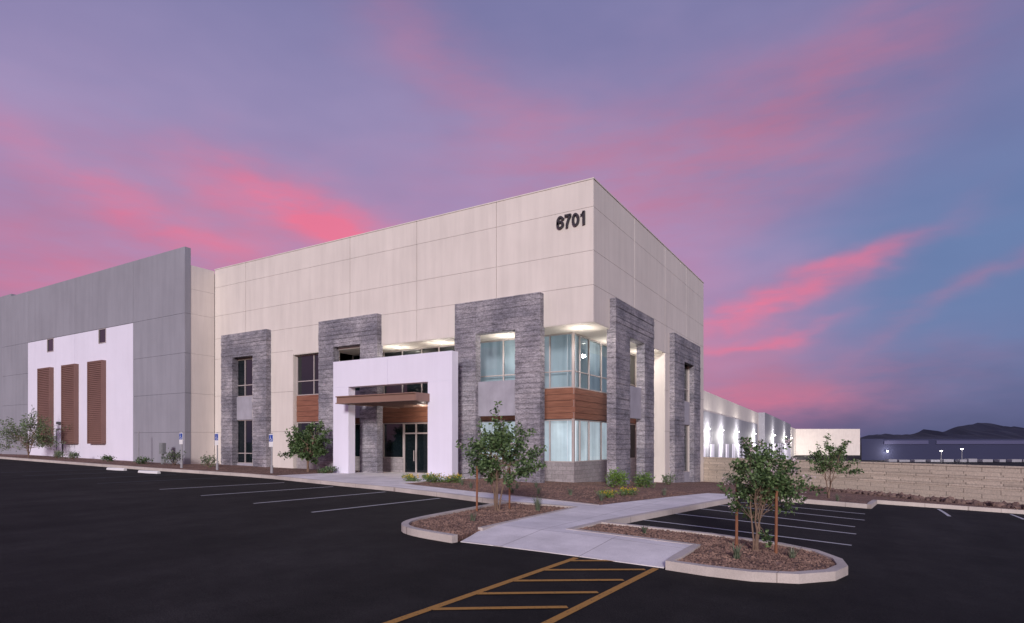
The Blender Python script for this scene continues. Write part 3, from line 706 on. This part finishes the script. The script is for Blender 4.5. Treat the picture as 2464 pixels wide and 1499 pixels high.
for x,y,h in [(8.35,-13.3,.3),(9.15,-12.5,.22),(6.2,-11.8,.2),(2.3,-12.6,.2),(2.6,-9.9,.35),(2.2,-9.2,.35),(.3,-5.6,.3),(-1.5,-4.0,.3),(-3,-5,.3),(-1.2,-3,.3),(1.4,-5.3,.3),(3.0,-6.4,.3),(4,-3,.3),(7.4,1.0,.3),(9.3,.6,.3),(6.6,3.2,.4),(-.6,-5.9,.25),(-4.2,-3.9,.3)]:
    sd+=1;tuft(x,y,h,sd)
# ------------------------------------------------------------------ distant things
CAM=(10.359,-24.291,1.93);YAW=math.atan(.596)
cs,sn=math.cos(YAW),math.sin(YAW)
def cw(X,Y): return (CAM[0]+X*cs-Y*sn,CAM[1]+X*sn+Y*cs)
DW=empty('dock_warehouse')
def lpt(Y,o=0): 
    t=Y-118;d=Vector((.5276,1)).normalized();return cw(38.08+.5276*t+d.y*o,Y-d.x*o)
def slab(mb,Y0,Y1,z0,z1,o,mi=0,back=20):
    a=lpt(Y0,o);b=lpt(Y1,o);c_=lpt(Y1,-back);d=lpt(Y0,-back);n=len(mb.v)
    mb.v+=[(*a,z0),(*b,z0),(*c_,z0),(*d,z0),(*a,z1),(*b,z1),(*c_,z1),(*d,z1)]
    for q in ((0,3,2,1),(4,5,6,7),(0,1,5,4),(1,2,6,5),(2,3,7,6),(3,0,4,7)):mb.f.append(tuple(n+i for i in q));mb.m.append(mi)
mb=MB()
slab(mb,80,204,-8,11.93,0,0);slab(mb,112,200,-8,8.0,.15,1,0);slab(mb,204,338,-8,12.1,2,1);slab(mb,338,430,-8,11.6,0,0)
n=len(mb.v)
p=[cw(200,426),cw(246,426),cw(270,470),cw(205,470)]
mb.v+=[(*q,-9) for q in p]+[(*q,11.6) for q in p]
for q in ((0,3,2,1),(4,5,6,7),(0,1,5,4),(1,2,6,5),(2,3,7,6),(3,0,4,7)):mb.f.append(tuple(n+i for i in q));mb.m.append(0)
mb.obj('walls',[M['beige'],M['gray']],DW)
mb=MB()
for Y in range(112,330,9): slab(mb,Y,Y+3.5,-7,1.6,.3+(2 if Y>204 else 0),0,-.1 if Y<204 else -2.1)
mb.obj('dock_doors',M['white'],DW)
mb=MB()
for Y,o in ((118,.5),(133,.5),(155,.5),(190,.5),(232,2.6),(290,2.6),(370,.5)):
    x,y=lpt(Y,o);s=.17*Y/130;mb.box(x-s,x+s,y-s,y+s,4.6,4.6+s*.8)
    x,y=lpt(Y,o+1.8);lamp_point('wall_pack',(x,y,3.4),2100*(Y/130)**1.3,.3,(1,.94,.9),DW)
mb.obj('wall_pack_lights',M['packs'],DW)
x,y=cw(205,408);lamp_point('yard_light',(x,y,-3),6500,.5,(1,.92,.82),DW)
FB=empty('distant_industrial_building')
mb=MB()
def fslab(X0,X1,Y0,Y1,z0,z1,mi,sk=0):
    p=[cw(X0,Y0),cw(X1,Y0),cw(X1+sk,Y1),cw(X0+sk,Y1)];n=len(mb.v)
    mb.v+=[(*q,z0) for q in p]+[(*q,z1) for q in p]
    for q in ((0,3,2,1),(4,5,6,7),(0,1,5,4),(1,2,6,5),(2,3,7,6),(3,0,4,7)):mb.f.append(tuple(n+i for i in q));mb.m.append(mi)
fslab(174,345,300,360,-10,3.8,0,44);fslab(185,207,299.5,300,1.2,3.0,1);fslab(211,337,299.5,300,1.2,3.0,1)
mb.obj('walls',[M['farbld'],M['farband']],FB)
mb=MB();x,y=cw(186,298.5);mb.box(x-.35,x+.35,y-.35,y+.35,-2.6,-2.0);lamp_point('wall_pack',(*cw(186,296),-2.8),1800,.3,(1,.9,.75),FB);mb.obj('wall_pack_light',M['packs'],FB)
for X,Y,zt in ((192.3,270,-1.7),(201.6,270,-.8)):
    e=empty('street_lamp');x,y=cw(X,Y);mb=MB();mb.tube([(x,y,-8.2),(x,y,zt)],[.14,.1],6);mb.box(x-.8,x+.8,y-.2,y+.2,zt,zt+.15);mb.obj('pole_and_arm',M['post'],e)
    mb=MB();mb.box(x-.4,x+.4,y-.3,y+.3,zt-.2,zt-.01);mb.obj('lamp_head',M['packs'],e);lamp_point('lamp',(x,y,zt-.6),900,.2,(1,.95,.85),e)
mb=MB();rnd=random.Random(9)
X=172
while X<310:
    w=rnd.uniform(2.5,5.2);fslab(X,X+w,275,278,-9,-5.9+rnd.uniform(0,.5),0);X+=w+rnd.uniform(.5,4)
mb.obj('parked_trailer_row',M['gray'])
prof=[(900,1060),(1500,1052),(1900,1056),(2068,1053),(2090,1047),(2130,1043),(2160,1046),(2200,1044),(2222,1034),(2238,1037),(2262,1039),(2285,1034),(2305,1025),(2330,1023),(2352,1018),(2385,1019),(2410,1025),(2440,1026),(2475,1033),(2550,1030),(2650,1040),(2800,1035),(3000,1050),(3400,1060)]
mb=MB();rnd=random.Random(4);D=2600
P=[]
for (a,b_) in zip(prof[:-1],prof[1:]):
    n=max(2,int((b_[0]-a[0])/9))
    for i in range(n):
        t=i/n;P.append((a[0]+(b_[0]-a[0])*t,a[1]+(b_[1]-a[1])*t+rnd.gauss(0,.8)))
rows=6
for j in range(rows+1):
    for (px,py) in P:
        dd=D+j*90-540;h=1.93+(1065-py)/1450*D
        k=(j/rows)
        X=(px-1232)/1450*D;zz=-10+(h+10)*(k**.8)*(1 if j==rows else rnd.uniform(.8,1.0))
        mb.v.append((*cw(X,dd),zz))
n=len(P)
for j in range(rows):
    for i in range(n-1):mb.f.append((j*n+i,j*n+i+1,(j+1)*n+i+1,(j+1)*n+i));mb.m.append(0)
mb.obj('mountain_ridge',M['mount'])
# ------------------------------------------------------------------ world sky
Wd=bpy.data.worlds.new('World');S.world=Wd;Wd.use_nodes=True;nt=Wd.node_tree
bg=nt.nodes['Background']
L=nt.links.new
tc=N(nt,'ShaderNodeTexCoord');dirv=tc.outputs['Generated']
def mth(op,a,b=None,c_=None,clamp=False):
    n=N(nt,'ShaderNodeMath',operation=op);n.use_clamp=clamp
    for i,v in enumerate((a,b,c_)):
        if v is None:continue
        if isinstance(v,(int,float)):n.inputs[i].default_value=v
        else:L(v,n.inputs[i])
    return n.outputs[0]
def dot(vec):
    n=N(nt,'ShaderNodeVectorMath',operation='DOT_PRODUCT');L(dirv,n.inputs[0]);n.inputs[1].default_value=vec;return n.outputs['Value']
sx=N(nt,'ShaderNodeSeparateXYZ');L(dirv,sx.inputs[0])
az=mth('ARCTAN2',sx.outputs[0],sx.outputs[1])
el=mth('ARCSINE',sx.outputs[2])
azd=mth('MULTIPLY',az,57.2958);eld=mth('MULTIPLY',el,57.2958)
def dnoise(scale,detail,rough,sc=(1,1,1),w=0,rot=(0,0,0)):
    mp=N(nt,'ShaderNodeMapping');mp.inputs['Scale'].default_value=sc;mp.inputs['Location'].default_value=(w,w*.7,w*.3);mp.inputs['Rotation'].default_value=rot;L(dirv,mp.inputs[0])
    n=N(nt,'ShaderNodeTexNoise');n.inputs['Scale'].default_value=scale;n.inputs['Detail'].default_value=detail;n.inputs['Roughness'].default_value=rough;L(mp.outputs[0],n.inputs['Vector']);return n.outputs['Fac']
w1=dnoise(3.0,4,.55,(1,1,2.2),3);w2=dnoise(3.4,4,.6,(1,1,2.2),9)
azw=mth('ADD',azd,mth('MULTIPLY',mth('SUBTRACT',w1,.5),12))
elw=mth('ADD',eld,mth('MULTIPLY',mth('SUBTRACT',w2,.5),8))
def rampc(stops,fac):
    r=ramp(nt,stops,'LINEAR');L(fac,r.inputs[0]);return r.outputs[0]
eln=mth('DIVIDE',elw,60,clamp=True)
left=rampc([(0,(.14,.10,.22)),(.05,(.32,.19,.33)),(.13,(.48,.25,.43)),(.27,(.42,.28,.49)),(.42,(.32,.265,.47)),(.6,(.205,.20,.39)),(1,(.12,.125,.28))],eln)
right=rampc([(0,(.085,.095,.20)),(.05,(.11,.13,.27)),(.13,(.14,.20,.39)),(.27,(.15,.22,.42)),(.42,(.19,.20,.39)),(.6,(.175,.165,.34)),(1,(.12,.12,.27))],eln)
cr=(cs,sn,0.);fw=(-sn,cs,0.)
rt=dot(cr);fwd=dot(fw)
t=N(nt,'ShaderNodeMapRange',interpolation_type='SMOOTHSTEP');L(mth('ADD',rt,mth('MULTIPLY',mth('SUBTRACT',w1,.5),.35)),t.inputs[0]);t.inputs[1].default_value=.20;t.inputs[2].default_value=.58
base=mixc(nt,t.outputs[0],left,right)
streak=dnoise(6,7,.62,(1,1,4.5),1,(.25,-.15,0))
big=dnoise(2.6,3,.6,(1,1,3),5)
st=N(nt,'ShaderNodeMapRange');L(streak,st.inputs[0]);st.inputs[1].default_value=.31;st.inputs[2].default_value=.66;st.inputs[3].default_value=.35;st.inputs[4].default_value=1.2
def blob(phi,e,sl,ss,rot,amp):
    a0=phi-30.8;r_=math.radians(rot)
    da=mth('SUBTRACT',azw,a0);de=mth('SUBTRACT',elw,e)
    u=mth('ADD',mth('MULTIPLY',da,math.cos(r_)/sl),mth('MULTIPLY',de,math.sin(r_)/sl))
    v=mth('SUBTRACT',mth('MULTIPLY',de,math.cos(r_)/ss),mth('MULTIPLY',da,math.sin(r_)/ss))
    q=mth('ADD',mth('MULTIPLY',u,u),mth('MULTIPLY',v,v))
    return mth('MULTIPLY',mth('EXPONENT',mth('MULTIPLY',q,-1)),amp)
def total(l):
    o=None
    for b_ in l:
        x=blob(*b_);o=x if o is None else mth('ADD',o,x)
    return o
soft=total([(-26,18,16,5,-6,.6),(-39,13,10,5,0,.6),(-5,31,14,3.5,-30,.5),(10.5,25,17,5,6,.6),(29,28.5,14,3,10,.5),(20,22,10,3.5,18,.5),(21,5,8,4,0,.85),(31,5,9,2.5,5,.45),(12,15,8,6,20,.4),(37.6,12,9,.8,25,.4)])
hot=total([(-15.5,18.6,7,2.6,-14,1.1),(-22,20.5,7,1.5,-12,.6),(-32,18,9,1.7,-16,.75),(-37,13,7,2.5,-8,.35),(21.5,11.6,6,.8,12,.95),(28,14.3,7,.8,17,.75),(21.5,9.6,6,.55,9,.75),(22,4.2,6,1.5,0,.4)])
softm=mth('MULTIPLY',soft,st.outputs[0],clamp=True);hotm=mth('MULTIPLY',hot,st.outputs[0],clamp=True)
c1=mixc(nt,mth('MULTIPLY',softm,.75),base,(.52,.19,.31))
c2=mixc(nt,mth('MULTIPLY',hotm,.85),c1,(.86,.18,.29))
back=N(nt,'ShaderNodeMapRange',interpolation_type='SMOOTHSTEP');L(mth('MULTIPLY',fwd,-1),back.inputs[0]);back.inputs[1].default_value=.1;back.inputs[2].default_value=.8
lowg=mth('EXPONENT',mth('MULTIPLY',mth('POWER',mth('DIVIDE',eld,14),2),-1))
c3=mixc(nt,mth('MULTIPLY',mth('MULTIPLY',back.outputs[0],lowg),st.outputs[0],clamp=True),c2,(.95,.36,.22))
bm_=rampc([(.3,(.90,.92,.95)),(.7,(1.07,1.05,1.04))],big)
c4=mixc(nt,1.0,c3,bm_,'MULTIPLY')
sky=N(nt,'ShaderNodeTexSky');sky.sky_type='NISHITA';sky.sun_disc=False;sky.sun_elevation=math.radians(3);sky.sun_rotation=math.radians(150)
c5=mixc(nt,.004,c4,sky.outputs[0],'ADD')
L(c5,bg.inputs[0]);bg.inputs[1].default_value=1.0
# ------------------------------------------------------------------ sun
sd_=bpy.data.lights.new('sun','SUN');sd_.energy=2.75;sd_.angle=math.radians(9);sd_.color=(1,.94,.95)
so=bpy.data.objects.new('sun',sd_);COL.objects.link(so)
elv=math.radians(17);hd=Vector((-.44,.898)).normalized()
d=Vector((hd.x*math.cos(elv),hd.y*math.cos(elv),-math.sin(elv)));so.rotation_euler=d.to_track_quat('-Z','Y').to_euler()
# ------------------------------------------------------------------ camera
cd=bpy.data.cameras.new('camera');cd.sensor_width=36;cd.lens=1450/2464*36;cd.shift_y=(1065-749.5)/2464;cd.clip_end=20000;cd.clip_start=.1
co=bpy.data.objects.new('camera',cd);co.location=CAM;co.rotation_euler=(math.pi/2,0,YAW);COL.objects.link(co);S.camera=co
S.view_settings.view_transform='Standard';S.view_settings.look='None';S.view_settings.exposure=0
